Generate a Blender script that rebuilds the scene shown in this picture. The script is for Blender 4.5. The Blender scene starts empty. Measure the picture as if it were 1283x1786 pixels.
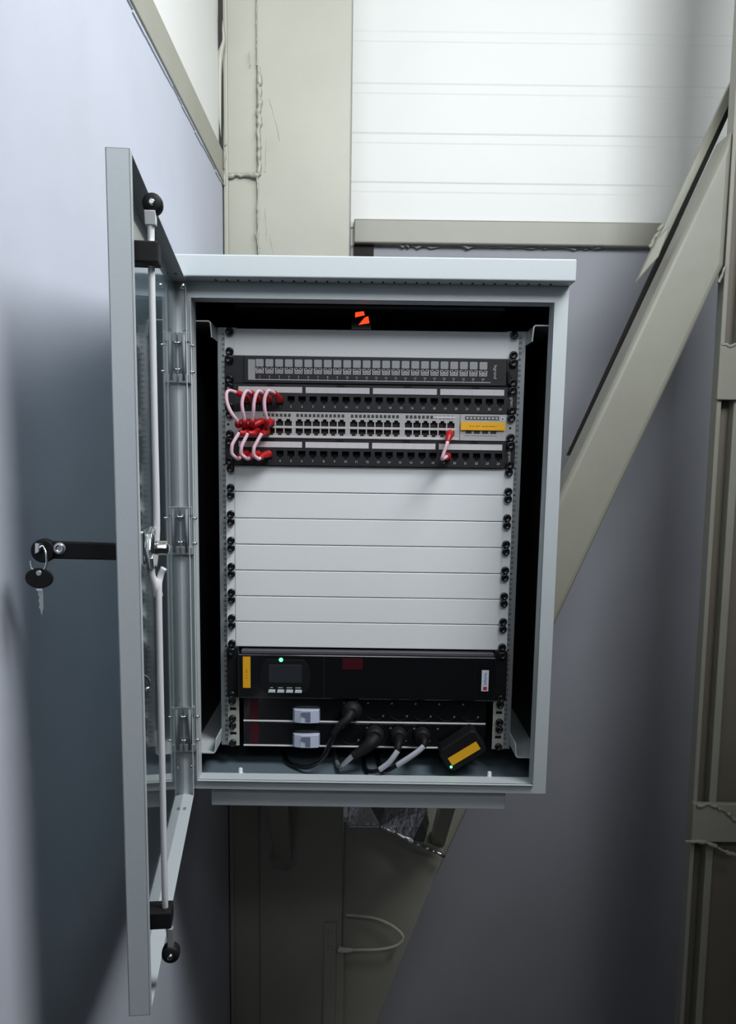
import bpy, math, random
from mathutils import Matrix, Vector
random.seed(7)
SC = bpy.context.scene
COL = SC.collection
S = 0.001            # cabinet drawings are in millimetres
Z0 = 1500.0          # the cabinet's datum stands 1.5 m above the floor

def W(x, y, z):
    return Vector((x*S, y*S, (z+Z0)*S))

# ------------------------------------------------------------------ camera
cd = bpy.data.cameras.new('camera')
cam = bpy.data.objects.new('camera', cd); COL.objects.link(cam)
yaw, pitch, roll = -0.00189, 0.14546, 0.01391
f = Vector((math.sin(yaw)*math.cos(pitch), math.cos(yaw)*math.cos(pitch), -math.sin(pitch)))
r = Vector((math.cos(yaw), -math.sin(yaw), 0)); u = r.cross(f)
r2 = r*math.cos(roll)+u*math.sin(roll); u2 = u*math.cos(roll)-r*math.sin(roll)
M = Matrix((r2, u2, -f)).transposed().to_4x4(); M.translation = W(-9.0, -1366.4, 605.0)
cam.matrix_world = M
cd.sensor_fit = 'VERTICAL'; cd.sensor_height = 36.0; cd.lens = 1499.08/1786*36
cd.shift_x = (641.5-629.44)/1786; cd.shift_y = (1019.0-893)/1786
cd.clip_start = 0.02
SC.camera = cam

# ------------------------------------------------------------------ world, light, exposure
wd = bpy.data.worlds.new('world'); SC.world = wd; wd.use_nodes = True
bg = wd.node_tree.nodes['Background']
bg.inputs[0].default_value = (0.92, 0.95, 1.0, 1); bg.inputs[1].default_value = 0.022

def area(name, loc, target, sx, sy, power, color):
    ld = bpy.data.lights.new(name, 'AREA'); ld.shape = 'RECTANGLE'; ld.size = sx; ld.size_y = sy
    ld.energy = power; ld.color = color
    o = bpy.data.objects.new(name, ld); COL.objects.link(o)
    o.location = W(*loc); d = W(*target)-W(*loc)
    o.rotation_euler = d.to_track_quat('-Z', 'Y').to_euler()
    return o
sk = area('skylight', (950, -850, 2400), (-350, -450, 900), 0.9, 0.9, 17.5, (0.97, 0.985, 1.0)); sk.data.spread = math.radians(92)
fill = area('front_fill_high', (650, -2500, 2500), (100, 750, 2050), 2.4, 1.1, 26.5, (0.94, 0.97, 1.0))  # added fill lamp high in front, no actual window there
fill.data.spread = math.radians(72)
area('front_fill_low', (-150, -2500, 1500), (-250, 0, 550), 0.9, 1.2, 3.0, (0.9, 0.95, 1.0))  # added low fill from the front, not an actual doorway
SC.view_settings.view_transform = 'Standard'
SC.view_settings.look = 'None'
SC.view_settings.exposure = 0.1
SC.view_settings.gamma = 1.0
SC.view_settings.use_curve_mapping = False

# ------------------------------------------------------------------ materials
MATS = {}
def srgb(c):
    return tuple(((v/255)/12.92 if v/255 <= .04045 else ((v/255+.055)/1.055)**2.4) for v in c)
def mat(name, rgb, rough=.5, metal=0, bump=0, bscale=50, var=0, vscale=4, emit=None, estr=1, coat=0, trans=0, ior=1.45, spec=.5):
    m = bpy.data.materials.new(name); m.use_nodes = True; nt = m.node_tree; b = nt.nodes['Principled BSDF']
    c = srgb(rgb) if max(rgb) > 1 else rgb
    b.inputs['Base Color'].default_value = (*c, 1); b.inputs['Roughness'].default_value = rough
    b.inputs['Metallic'].default_value = metal; b.inputs['Coat Weight'].default_value = coat
    b.inputs['Transmission Weight'].default_value = trans; b.inputs['IOR'].default_value = ior
    b.inputs['Specular IOR Level'].default_value = spec
    if emit:
        b.inputs['Emission Color'].default_value = (*emit, 1); b.inputs['Emission Strength'].default_value = estr
    tc = nt.nodes.new('ShaderNodeTexCoord')
    if var:
        n = nt.nodes.new('ShaderNodeTexNoise'); n.inputs['Scale'].default_value = vscale; n.inputs['Detail'].default_value = 6
        nt.links.new(tc.outputs['Object'], n.inputs['Vector'])
        rp = nt.nodes.new('ShaderNodeValToRGB'); rp.color_ramp.elements[0].position = .3; rp.color_ramp.elements[1].position = .7
        rp.color_ramp.elements[0].color = (*[x*(1-var) for x in c], 1); rp.color_ramp.elements[1].color = (*[min(1, x*(1+var*.6)) for x in c], 1)
        nt.links.new(n.outputs['Fac'], rp.inputs['Fac']); nt.links.new(rp.outputs['Color'], b.inputs['Base Color'])
    if bump:
        n = nt.nodes.new('ShaderNodeTexNoise'); n.inputs['Scale'].default_value = bscale; n.inputs['Detail'].default_value = 5
        nt.links.new(tc.outputs['Object'], n.inputs['Vector'])
        bm_ = nt.nodes.new('ShaderNodeBump'); bm_.inputs['Strength'].default_value = bump; bm_.inputs['Distance'].default_value = .004
        nt.links.new(n.outputs['Fac'], bm_.inputs['Height']); nt.links.new(bm_.outputs['Normal'], b.inputs['Normal'])
    MATS[name] = m
    return m
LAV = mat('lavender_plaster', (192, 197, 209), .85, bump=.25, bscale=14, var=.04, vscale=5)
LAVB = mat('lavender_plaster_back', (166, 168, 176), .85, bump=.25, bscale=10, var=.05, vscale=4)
BEI = mat('beige_gloss_paint', (156, 156, 143), .38, bump=.35, bscale=9, var=.06, vscale=6)
BRN = mat('brown_grey_paint', (120, 113, 101), .5, bump=.35, bscale=9, var=.1, vscale=6)
WHT = mat('white_panel_steel', (236, 238, 235), .42, bump=.1, bscale=3, var=.015, vscale=3)
PNT = mat('light_grey_powder_coat', (186, 194, 197), .42, bump=.06, bscale=900)
PNL = mat('blank_panel_grey', (228, 231, 233), .36, bump=.05, bscale=900)
INT = mat('cabinet_inside_dark_grey', (34, 38, 42), .55)
PAN = mat('floor_pan_grey', (92, 106, 114), .38)
BLK = mat('black_paint', (30, 30, 34), .45)
BLG = mat('black_gloss_plastic', (16, 17, 20), .16, coat=.3)
BLM = mat('black_matt_plastic', (16, 16, 18), .6, spec=.3)
RUB = mat('black_rubber', (22, 22, 24), .6, spec=.3)
HOL = mat('hole_black', (6, 6, 7), .8)
SIL = mat('satin_silver', (186, 186, 186), .38, metal=.35)
ALU = mat('bright_aluminium', (226, 229, 232), .3, metal=.1)
CHR = mat('zinc_steel', (215, 220, 222), .2, metal=1)
GAL = mat('galvanised_steel', (170, 176, 178), .35, metal=.6)
LBL = mat('paper_label_white', (205, 202, 205), .6)
SQL = mat('port_label_grey', (166, 168, 170), .5)
TXT = mat('print_white', (200, 202, 205), .6)
TXD = mat('print_dark', (60, 62, 66), .6)
YEL = mat('yellow_label', (232, 172, 30), .5)
YED = mat('yellow_label_print', (170, 118, 20), .6)
RED = mat('red_rubber_boot', (172, 22, 30), .4)
PNK = mat('pinkish_white_cable', (214, 178, 190), .4)
WCB = mat('white_cable', (178, 180, 192), .45)
CRM = mat('cream_cable', (196, 194, 176), .5)
JCK = mat('jack_inside_brown', (52, 40, 38), .6)
GLS = mat('tinted_door_glass', (150, 168, 174), .05, trans=.86, ior=1.5)
CLR = mat('frosted_clear_cover', (196, 204, 224), .25, coat=.4)
CLD = mat('cover_mark_grey', (110, 118, 140), .3)  # darker grey-blue for the shape on the switch cover
LEDG = mat('green_led', (60, 255, 110), .4, emit=(.08, 1, .22), estr=4)
LEDR = mat('red_lit_switch', (255, 60, 20), .4, emit=(1, .05, .01), estr=1.7)
LCD = mat('lcd_screen', (44, 47, 53), .2)
MAR = mat('painted_red_reflection', (62, 12, 22), .35)  # dark red for painted reflections of the red cords
BLU = mat('logo_blue', (50, 95, 170), .5)
LRD = mat('logo_red', (190, 40, 40), .5)
LGW = mat('logo_white', (205, 212, 222), .5)
FOI = mat('foil_insulation', (200, 202, 205), .22, metal=1, bump=.6, bscale=60)
FOM = mat('torn_foam', (150, 148, 150), .9, bump=.8, bscale=60, var=.25, vscale=30)
GAP = mat('gap_shade', (40, 38, 36), .8)  # flat dark colour standing in for shade inside gaps
CON = mat('concrete', (96, 95, 92), .85, bump=.3, bscale=8, var=.15, vscale=3)
GSK = mat('door_gasket', (120, 130, 134), .6)

# ------------------------------------------------------------------ mesh builder
class MB:
    def __init__(s): s.v = []; s.f = []; s.m = []; s.mi = 0; s.sm = []; s.smooth = False
    def face(s, idx): s.f.append(idx); s.m.append(s.mi); s.sm.append(s.smooth)
    def box(s, x0, x1, y0, y1, z0, z1, M=None):
        b = len(s.v)
        for z in (z0, z1):
            for p in ((x0, y0), (x1, y0), (x1, y1), (x0, y1)):
                q = Vector((p[0], p[1], z)); s.v.append(tuple(M @ q) if M else tuple(q))
        for q in ((0, 3, 2, 1), (4, 5, 6, 7), (0, 1, 5, 4), (1, 2, 6, 5), (2, 3, 7, 6), (3, 0, 4, 7)):
            s.face(tuple(b+i for i in q))
        return s
    def prism(s, poly, y0, y1, M=None):       # polygon in XZ (counter-clockwise seen from -Y), extruded along Y
        b = len(s.v); n = len(poly)
        for y in (y0, y1):
            for (x, z) in poly:
                q = Vector((x, y, z)); s.v.append(tuple(M @ q) if M else tuple(q))
        s.face(tuple(range(b, b+n))); s.face(tuple(reversed(range(b+n, b+2*n))))
        for i in range(n):
            j = (i+1) % n; s.face((b+j, b+i, b+n+i, b+n+j))
        return s
    def cyl(s, a, b_, r0, r1=None, seg=16, cap=True):
        a = Vector(a); b_ = Vector(b_); r1 = r0 if r1 is None else r1
        d = (b_-a).normalized(); t = Vector((0, 0, 1)) if abs(d.z) < .9 else Vector((1, 0, 0))
        e1 = d.cross(t).normalized(); e2 = d.cross(e1)
        b = len(s.v)
        for c, rr in ((a, r0), (b_, r1)):
            for i in range(seg):
                an = 2*math.pi*i/seg; s.v.append(tuple(c+e1*(rr*math.cos(an))+e2*(rr*math.sin(an))))
        s.smooth = True
        for i in range(seg):
            j = (i+1) % seg; s.face((b+i, b+j, b+seg+j, b+seg+i))
        s.smooth = False
        if cap: s.face(tuple(reversed(range(b, b+seg)))); s.face(tuple(range(b+seg, b+2*seg)))
        return s
    def tube(s, pts, rad, seg=10, res=6, flat=None):  # smooth tube through points; rad number or list
        P = [Vector(p) for p in pts]; n = len(P)
        R = [rad]*n if not isinstance(rad, (list, tuple)) else rad
        Q = []; RR = []
        for i in range(n-1):
            p0 = P[max(i-1, 0)]; p1 = P[i]; p2 = P[i+1]; p3 = P[min(i+2, n-1)]
            for k in range(res):
                t = k/res
                Q.append(.5*((2*p1)+(p2-p0)*t+(2*p0-5*p1+4*p2-p3)*t*t+(3*p1-p0-3*p2+p3)*t**3)); RR.append(R[i]*(1-t)+R[i+1]*t)
        Q.append(P[-1]); RR.append(R[-1])
        b = len(s.v); e1 = None
        for i, q in enumerate(Q):
            d = (Q[min(i+1, len(Q)-1)]-Q[max(i-1, 0)]).normalized()
            if e1 is None:
                t = Vector((0, 0, 1)) if abs(d.z) < .9 else Vector((1, 0, 0)); e1 = d.cross(t).normalized()
            e1 = (e1-d*e1.dot(d)).normalized(); e2 = d.cross(e1)
            for k in range(seg):
                an = 2*math.pi*k/seg; s.v.append(tuple(q+e1*(RR[i]*math.cos(an))+e2*(RR[i]*math.sin(an))))
        s.smooth = True
        for i in range(len(Q)-1):
            for k in range(seg):
                j = (k+1) % seg; a = b+i*seg
                s.face((a+k, a+j, a+seg+j, a+seg+k))
        s.smooth = False
        s.face(tuple(reversed(range(b, b+seg)))); e = b+(len(Q)-1)*seg; s.face(tuple(range(e, e+seg)))
        return s
    def lathe(s, prof, c, axis='y', seg=20):    # profile (radius, along) revolved about an axis through c
        b = len(s.v); n = len(prof)
        for (rr, h) in prof:
            for k in range(seg):
                an = 2*math.pi*k/seg; a1, a2 = rr*math.cos(an), rr*math.sin(an)
                if axis == 'y': q = (c[0]+a1, c[1]+h, c[2]+a2)
                elif axis == 'x': q = (c[0]+h, c[1]+a1, c[2]+a2)
                else: q = (c[0]+a1, c[1]+a2, c[2]+h)
                s.v.append(q)
        s.smooth = True
        for i in range(n-1):
            for k in range(seg):
                j = (k+1) % seg; a = b+i*seg; s.face((a+k, a+seg+k, a+seg+j, a+j))
        s.smooth = False
        s.face(tuple(range(b, b+seg))); e = b+(n-1)*seg; s.face(tuple(reversed(range(e, e+seg))))
        return s
    def text(s, body, x, y, z, size, rot=0, align='CENTER', M=None):   # flat lettering facing -Y
        vs, fs = glyphs(body, align)
        b = len(s.v); c, si = math.cos(rot), math.sin(rot)
        for (a, h) in vs:
            a *= size; h *= size
            q = Vector((x+a*c-h*si, y, z+a*si+h*c)); s.v.append(tuple(M @ q) if M else tuple(q))
        for fc in fs: s.face(tuple(b+i for i in fc))
        return s
    def build(s, name, mats, parent=None, bevel=0, segs=2, loc=None, local=False):
        # loc: origin in cabinet mm; with a parent the origin is the parent's own (same axes) unless local
        me = bpy.data.meshes.new(name)
        if local: vs = [tuple(c*S for c in v) for v in s.v]
        else:
            o = Vector(parent['_o']) if parent is not None and '_o' in parent else Vector(loc if loc else (0, 0, 0))
            vs = [tuple((Vector(v)-o)*S) for v in s.v]
        me.from_pydata(vs, [], s.f)
        mats = mats if isinstance(mats, (list, tuple)) else [mats]
        for m in mats: me.materials.append(m)
        me.polygons.foreach_set('material_index', s.m); me.polygons.foreach_set('use_smooth', s.sm); me.update()
        ob = bpy.data.objects.new(name, me); COL.objects.link(ob)
        if parent is not None:
            ob.parent = parent
            if not local and '_o' in parent: ob['_o'] = list(parent['_o'])
        else:
            ob.location = W(*(loc if loc else (0, 0, 0))); ob['_o'] = list(loc if loc else (0, 0, 0))
        if bevel:
            md = ob.modifiers.new('bevel', 'BEVEL'); md.width = bevel*S; md.segments = segs; md.limit_method = 'ANGLE'; md.angle_limit = .6
        return ob
_g = {}
def glyphs(body, align):
    k = (body, align)
    if k not in _g:
        c = bpy.data.curves.new('lettering', 'FONT'); c.body = body; c.size = 1; c.align_x = align; c.align_y = 'CENTER'; c.resolution_u = 2
        o = bpy.data.objects.new('lettering', c); COL.objects.link(o)
        bpy.context.view_layer.update()
        me = bpy.data.meshes.new_from_object(o.evaluated_get(bpy.context.evaluated_depsgraph_get()))
        _g[k] = ([(v.co.x, v.co.y) for v in me.vertices], [tuple(p.vertices) for p in me.polygons])
        bpy.data.objects.remove(o); bpy.data.curves.remove(c); bpy.data.meshes.remove(me)
    return _g[k]
def thing(name, label, cat, loc, group=None, rz=0):
    o = bpy.data.objects.new(name, None); COL.objects.link(o); o.empty_display_size = .02
    o.location = W(*loc); o.rotation_euler = (0, 0, rz); o['_o'] = list(loc)
    return tag(o, label, cat, group)
def tag(o, label, cat, group=None):
    o['label'] = label; o['category'] = cat
    if group: o['group'] = group
    return o
def struct(o): o['kind'] = 'structure'; return o
def place(src, name, parent, dx, dy, dz):      # a copy of a small part sharing its mesh; src built about (0,0,0)
    c = bpy.data.objects.new(name, src); COL.objects.link(c); c.parent = parent
    o = parent['_o']; c.location = Vector((dx-o[0], dy-o[1], dz-o[2]))*S
    return c
def mesh_of(mb, name, mats):
    me = bpy.data.meshes.new(name); me.from_pydata([tuple(c*S for c in v) for v in mb.v], [], mb.f)
    for m in (mats if isinstance(mats, (list, tuple)) else [mats]): me.materials.append(m)
    me.polygons.foreach_set('material_index', mb.m); me.polygons.foreach_set('use_smooth', mb.sm); me.update()
    return me

# ================================================================== SETTING
XW = -350.0; YB = 1345.0
struct(MB().box(-3500, 4500, -4000, 1500, -1600, -1500).build('floor', CON))
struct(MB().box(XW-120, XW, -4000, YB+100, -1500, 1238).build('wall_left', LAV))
wlu = struct(MB().box(XW-120, XW-4, -4000, YB+100, 1300, 3600).build('wall_left_upper', WHT))
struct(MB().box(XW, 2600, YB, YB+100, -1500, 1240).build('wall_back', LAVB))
# white sandwich panels of the upper back wall: thin ribbed strips stacked with shallow grooves between
wbu = struct(MB().box(XW, 2600, YB+2, YB+100, 1238, 3600).build('wall_back_upper', WHT))
zs = [1290, 1406, 1543, 1680, 1821, 1960, 2100, 2240, 2380, 2520, 2660, 2800]
mb = MB()
YZ = Matrix(((0, 1, 0, 0), (1, 0, 0, 0), (0, 0, 1, 0), (0, 0, 0, 1)))
for i in range(len(zs)-1):
    a, b = zs[i], zs[i+1]
    MB().prism([(YB+2, a), (YB-4.6, a), (YB-4.6, a+11), (YB-6, a+16), (YB-6, b-16), (YB-4.6, b-11), (YB-4.6, b), (YB+2, b)], XW, 2600, YZ).build('panel', WHT, wbu)

# --- beams
t = thing('steel_beam', 'horizontal beige painted steel beam on the back wall under the white panels', 'beam', (264, YB-15, 1238))
MB().box(-50, 2500, YB-34, YB+2, 1240, 1308).build('beam_face', BEI, t, bevel=4)
t = thing('steel_beam', 'beige painted steel beam running along the left wall above the lavender plaster', 'beam', (XW, -500, 1238))
MB().box(XW-14, XW+5, -3500, 752, 1238, 1302).build('beam_face', BEI, t, bevel=2)

# ragged torn edge of plaster under the back beam, and the pale lip of filler on the left one
mb = MB(); x = 20; h0 = 6
while x < 690:
    dx = random.uniform(6, 34); h1 = random.choice((2, 3, 5, 7, 11))*random.uniform(.7, 1.2)
    mb.prism([(x, 1243-h0-2), (x+dx, 1243-h1-2), (x+dx, 1243), (x, 1243)], YB-9-random.random()*12, YB+1)
    x += dx; h0 = h1
o = mb.build('torn_plaster_edge', FOM, loc=(300, YB, 1225)); tag(o, 'ragged torn foam strip just under the horizontal beam on the back wall', 'plaster edge')
mb = MB()
y = -700
while y < 740:
    dy = 30+random.random()*50; h = 2+random.random()*5
    mb.box(XW-1, XW+2.0, y, y+dy, 1238-h, 1239); y += dy
o = mb.build('plaster_lip', LAV, loc=(XW, 0, 1236)); tag(o, 'uneven pale plaster lip along the lower edge of the left beam', 'plaster edge')
o = MB().box(-50, 10, YB-8, YB, 1170, 1240).build('gap_shadow_strip', GAP, loc=(-20, YB, 1200)); o.name = 'gap_shade_patch'  # solid dark box painting the shade of a gap
tag(o, 'small dark strip painted as the shade of a gap beside the column above the cabinet top', 'shade strip')

# --- left column
t = thing('steel_column', 'wide beige painted steel column standing behind the cabinet at the wall corner', 'column', (-200, 900, -1500))
MB().box(-268, -51, 750, 775, -1500, 3600).build('front_plate', BEI, t, bevel=3)
MB().box(-330, -60, 775, YB-1, -1500, 3600).build('column_core', BEI, t)
MB().box(-347, -268, 762, 776, -1500, 1258).build('side_plate', BEI, t, bevel=3)
MB().box(-347, -268, 759, 775, 1258, 3600).build('side_plate', BEI, t, bevel=3)
mb = MB().box(-347, -336, 752, 765, -1500, 3600); mb.build('edge_strip', BEI, t, bevel=3)
def bead(pts, r, jit, name, parent, m=BEI):
    P = []
    for i in range(len(pts)-1):
        a, b = Vector(pts[i]), Vector(pts[i+1]); n = max(2, int((b-a).length/7))
        for k in range(n): P.append(a.lerp(b, k/n)+Vector((random.uniform(-jit, jit), random.uniform(-jit, jit)*.4, random.uniform(-jit, jit))))
    P.append(Vector(pts[-1])); R = [r*random.uniform(.6, 1.35) for _ in P]
    return MB().tube(P, R, seg=8, res=3).build(name, m, parent)
bead([(-264, 750, 1490), (-263, 750, 1400), (-264, 749, 1300), (-262, 749, 1252)], 5.5, 2.2, 'weld_bead', t)
bead([(-344, 757, 1254), (-300, 756, 1256), (-262, 750, 1252)], 6.5, 2.0, 'weld_bead', t)
bead([(-267, 750, 1252), (-266, 750, 1150), (-266, 750, 1040)], 2.2, 1.2, 'weld_bead', t)
bead([(-267, 750, 1900), (-267, 750, 1490)], 1.6, .5, 'weld_bead', t)
bead([(-343, 752, 1330), (-345, 752, 1290), (-344, 752, 1230)], 3.2, 1.6, 'weld_bead', t)
# paint runs
for (xa, za, xb, zb) in ((-240, 1420, -222, 1360), (-246, 1335, -250, 1260), (-222, 1360, -216, 1330), (-285, 1520, -283, 1490), (-250, 1180, -246, 1110), (-274, 1130, -262, 1090), (-238, 1120, -232, 1080)):
    bead([(xa, 750.5, za), ((xa+xb)/2, 750, (za+zb)/2), (xb, 750.5, zb)], 1.1, .5, 'paint_run', t)
# flashing, and a dark strip painting the shade between left wall panel and column
MB().box(-353, -344, 735, 745, 1262, 3600).build('gap_shade', GAP, t)
MB().tube([(-346, 742, 1262), (-349, 741, 1330), (-352, 740, 1420), (-350, 740, 1500), (-342, 740, 1545), (-352, 740, 1600), (-360, 740, 1700)], [4, 6, 7, 8, 5, 5, 5], seg=8, res=8).build('flashing', BEI, t)

# --- diagonal brace and gusset
def bx_(z, base): return base+.42*(z-611)
t = thing('diagonal_brace', 'beige diagonal steel brace rising to the right behind the cabinet', 'brace', (500, 850, 0))
L0, R0 = 520, 660
poly = [(-50, 611-(L0+50)/.425), (-50, 611-(R0+50)/.412), (853, 611+(853-R0)/.412), (852, 611+(852-L0)/.425)]
MB().prism(poly, 800, 905).build('brace_box', BEI, t, bevel=14, segs=3)
def ba(z, b): return b+.42*(z-1282)
mb = MB(); mb.prism([(ba(1130, 781), 1130), (ba(1130, 803), 1130), (ba(1580, 803), 1580), (ba(1580, 781), 1580)], 945, 962)
mb.build('back_angle', BEI, t, bevel=2)
MB().prism([(-50, -337), (-50, -1180), (-38, -1150), (205, -455), (213, -412), (48, -336)], 770, 800).build('foot_gusset', BEI, t, bevel=2)
MB().prism([(ba(620, 807), 620), (ba(620, 822), 620), (ba(1580, 815), 1580), (ba(1580, 800), 1580)], 952, 956).build('painted_seam_shadow', GAP, t)  # dark strip painted in as the shadow between brace and back angle
mb = MB(); mb.prism([(662, 1049), (714, 1110), (742, 1192), (706, 1150)], 865, 885)
mb.build('gusset_plate', BEI, t, bevel=3)
bead([(bx_(1045, R0), 805, 1040), (bx_(1070, R0)+4, 805, 1075)], 4, 2, 'weld_bead', t)
bead([(690, 862, 1130), (705, 862, 1160), (718, 862, 1188)], 4, 3, 'weld_bead', t)
mb = MB(); x, z = 470, 640
for i in range(40):
    z0 = 640+i*10.0; zc = z0+10
    if zc > 1020: break
    w0 = random.random()*10
    mb.prism([(bx_(z0, L0)-24-w0, z0), (bx_(z0, L0)-6, z0), (bx_(zc, L0)-6, zc), (bx_(zc, L0)-24-random.random()*10, zc)], YB-10, YB+1, Matrix.Translation((125, 0, 0)))
o = mb.build('torn_plaster_edge', FOM, loc=(620, YB, 820)); tag(o, 'ragged plaster edge on the back wall beside the diagonal brace', 'plaster edge')

# --- right column: two channels with batten plates
t = thing('steel_column', 'narrow beige built-up steel column at the right edge with flat tie bands', 'column', (930, 850, -1500))
def sl(x, z): return x-.0128*(z-900)
def strip(x0, x1, y0, y1, z0, z1, name, m=BEI, bev=3):
    return MB().prism([(sl(x0, z0), z0), (sl(x1, z0), z0), (sl(x1, z1), z1), (sl(x0, z1), z1)], y0, y1).build(name, m, t, bevel=bev)
strip(861, 873, 812, 852, -1500, 3300, 'channel_flange')
strip(873, 915, 850, 862, -1500, 3300, 'channel_web', BRN)
strip(905, 925, 815, 850, -1500, 3300, 'channel_flange')
strip(925, 1060, 830, 842, -1500, 3300, 'channel_web', BRN)
strip(1040, 1060, 815, 852, -1500, 3300, 'channel_flange')
strip(856, 1062, 800, 813, 760, 893, 'tie_band')
strip(857, 1062, 798, 814, -392, -284, 'tie_band')
bead([(860, 800, 893), (880, 800, 890), (900, 799, 896), (960, 799, 892)], 3.5, 2, 'weld_bead', t)
bead([(858, 797, -392), (890, 796, -388), (915, 795, -394), (990, 795, -425)], 5, 2, 'weld_bead', t)
bead([(880, 797, -290), (915, 797, -286), (950, 797, -300), (990, 797, -330)], 5, 2, 'weld_bead', t)

# --- foil and things under the cabinet
def sheet(quads, y_off=1.2):
    mb = MB()
    for q in quads:
        b = len(mb.v)
        for p in q: mb.v.append(p)
        for p in q: mb.v.append((p[0], p[1]+y_off, p[2]))
        n = len(q)
        mb.face(tuple(range(b, b+n))); mb.face(tuple(reversed(range(b+n, b+2*n))))
        for i in range(n):
            j = (i+1) % n; mb.face((b+j, b+i, b+n+i, b+n+j))
    return mb
t = thing('foil_insulation', 'crumpled silver foil insulation sheet hanging under the right half of the cabinet', 'insulation', (80, 745, -340))
mb = sheet([[(-40, 742, -260), (-40, 745, -335), (46, 742, -335), (10, 728, -260)],
            [(10, 728, -260), (46, 742, -335), (62, 748, -260)],
            [(62, 748, -260), (46, 742, -335), (130, 730, -365), (166, 745, -290), (166, 750, -260)],
            [(166, 745, -290), (130, 730, -365), (160, 746, -380), (172, 752, -330)],
            [(46, 742, -335), (130, 730, -365), (215, 738, -412), (206, 734, -404), (130, 724, -370), (52, 735, -340)][::-1]])
mb.build('foil_sheet', FOI, t)
bead([(48, 738, -338), (90, 733, -352), (130, 728, -372), (170, 732, -392), (214, 736, -412)], 4.2, 1.6, 'folded_edge', t, FOI)
MB().tube([(-40, 742, -338), (46, 740, -337)], 1.8, seg=6).build('folded_edge', FOI, t)

def arm(name, a, b, w, label):
    t = thing(name, label, 'bracket', a)
    A, B = Vector(a), Vector(b); d = (B-A).normalized(); x = Vector((1, 0, 0)); x = (x-d*x.dot(d)).normalized(); y = d.cross(x)
    Mx = Matrix((x, y, d)).transposed().to_4x4(); Mx.translation = A
    MB().box(-w/2, w/2, -w/2, w/2, 0, (B-A).length, Mx).build('arm_tube', BEI, t, bevel=4)
    return t
t = arm('support_arm', (-205, 765, -425), (-205, 455, -70), 44, 'square steel support arm under the left half of the cabinet, welded to the column')
PLP = mat('filler_patch', (150, 150, 145), .8, bump=.6, bscale=60, var=.2, vscale=30)
mb = MB(); ring = [(-205+40*math.cos(a_)*random.uniform(.85, 1.15), -425+42*math.sin(a_)*random.uniform(.85, 1.15)) for a_ in [2*math.pi*k/22 for k in range(22)]]
mb.prism(ring, 747.5, 751)
mb.build('filler_patch', PLP, t, bevel=1.5)
arm('support_arm', (200, 805, -400), (205, 455, -70), 36, 'square steel support arm under the right half of the cabinet beside the foil')

t = thing('flat_bar', 'narrow vertical flat steel bar fixed to the column low below the cabinet', 'bar', (-75, 745, -1500))
MB().box(-98, -66, 741, 750, -1500, -606).build('bar_plate', BEI, t, bevel=1)
MB().box(-66, -45, 745, 750.5, -1500, -690).build('bar_edge', BEI, t, bevel=1)
for zz in (-628, -676): MB().lathe([(5, 0), (5, -2), (3, -4)], (-82, 741, zz), 'y', 10).build('bolt', GAL, t)
t = thing('cable_loop', 'cream cable looping out of the column and back to the flat bar below the cabinet', 'cable', (30, 745, -640))
MB().tube([(-40, 752, -588), (-10, 748, -588), (40, 742, -592), (85, 735, -610), (110, 732, -636), (95, 732, -660), (50, 736, -675), (-10, 740, -680), (-35, 742, -681)], 4.0, seg=10, res=6).build('cable', CRM, t)
MB().tube([(-60, 742, -678), (-52, 741, -681), (-36, 741, -682), (-22, 741, -681)], [8, 8.5, 7, 4.5], seg=10, res=3).build('connector_tip', LBL, t)

# ================================================================== CABINET
cab = thing('network_cabinet', 'light grey steel wall cabinet with its glass door swung open', 'cabinet', (0, 225, 57))
HW = 300; ZB, ZT = 57, 869
# body shell: painted outside, dark inside
mb = MB()
mb.box(-HW, -HW+1.5, 2, 450, ZB, ZT); mb.box(HW-1.5, HW, 2, 450, ZB, ZT)
mb.box(-HW, HW, 448.5, 450, ZB, ZT); mb.box(-HW, HW, 2, 450, ZB, ZB+1.5); mb.box(-HW, HW, 2, 450, ZT-1.5, ZT)
mb.build('body_shell', PNT, cab)
mb = MB()
mb.box(-HW+1.5, -HW+3, 32, 448, 68, 866); mb.box(HW-3, HW-1.5, 32, 448, 68, 866)
mb.box(-HW+3, HW-3, 446, 448, 68, 866); mb.box(-HW+3, HW-3, 32, 446, 864, 866)
mb.build('inner_lining', INT, cab)
MB().box(-HW+3, HW-3, 30, 446, 60, 67).build('floor_pan', PAN, cab)
# front frame: ring with returned edges
OX, OT, OB = 277.5, 844.2, 73.1
mb = MB()
mb.box(-HW, -OX, 0, 2, ZB, ZT); mb.box(OX, HW, 0, 2, ZB, ZT)
mb.box(-OX, OX, 0, 2, OT, ZT); mb.box(-OX, OX, 0, 2, ZB, OB)
mb.build('front_frame', PNT, cab)
mb = MB()
mb.box(-OX-1.6, -OX, -5, 32, OB-1.6, OT+1.6); mb.box(OX, OX+1.6, -5, 32, OB-1.6, OT+1.6)
mb.box(-OX, OX, -5, 32, OT, OT+1.6); mb.box(-OX, OX, -5, 32, OB-1.6, OB)
mb.build('opening_lip', PNT, cab, bevel=.5)
# raised fold down the hinge side
MB().box(-HW, -HW+3, -3, 0, ZB+4, ZT-3).build('hinge_fold', PNT, cab)
# top cap
CT = 901.5; CB = 869.5
mb = MB(); mb.box(-301.5, 301.5, -36, 462, CB, CT)
cap = mb.build('top_cap', PNT, cab, bevel=2.2, segs=3)
mb = MB()
for i in range(31): mb.box(-238+i*16.9-1.4, -238+i*16.9+1.4, -16, -6, CB-.5, CB+.2)
mb.build('vent_slots', HOL, cap)
# plinth under the cabinet
MB().box(-259, 236, 14, 430, 22, ZB).build('cable_entry_plinth', PNT, cab, bevel=1.5)
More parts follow.
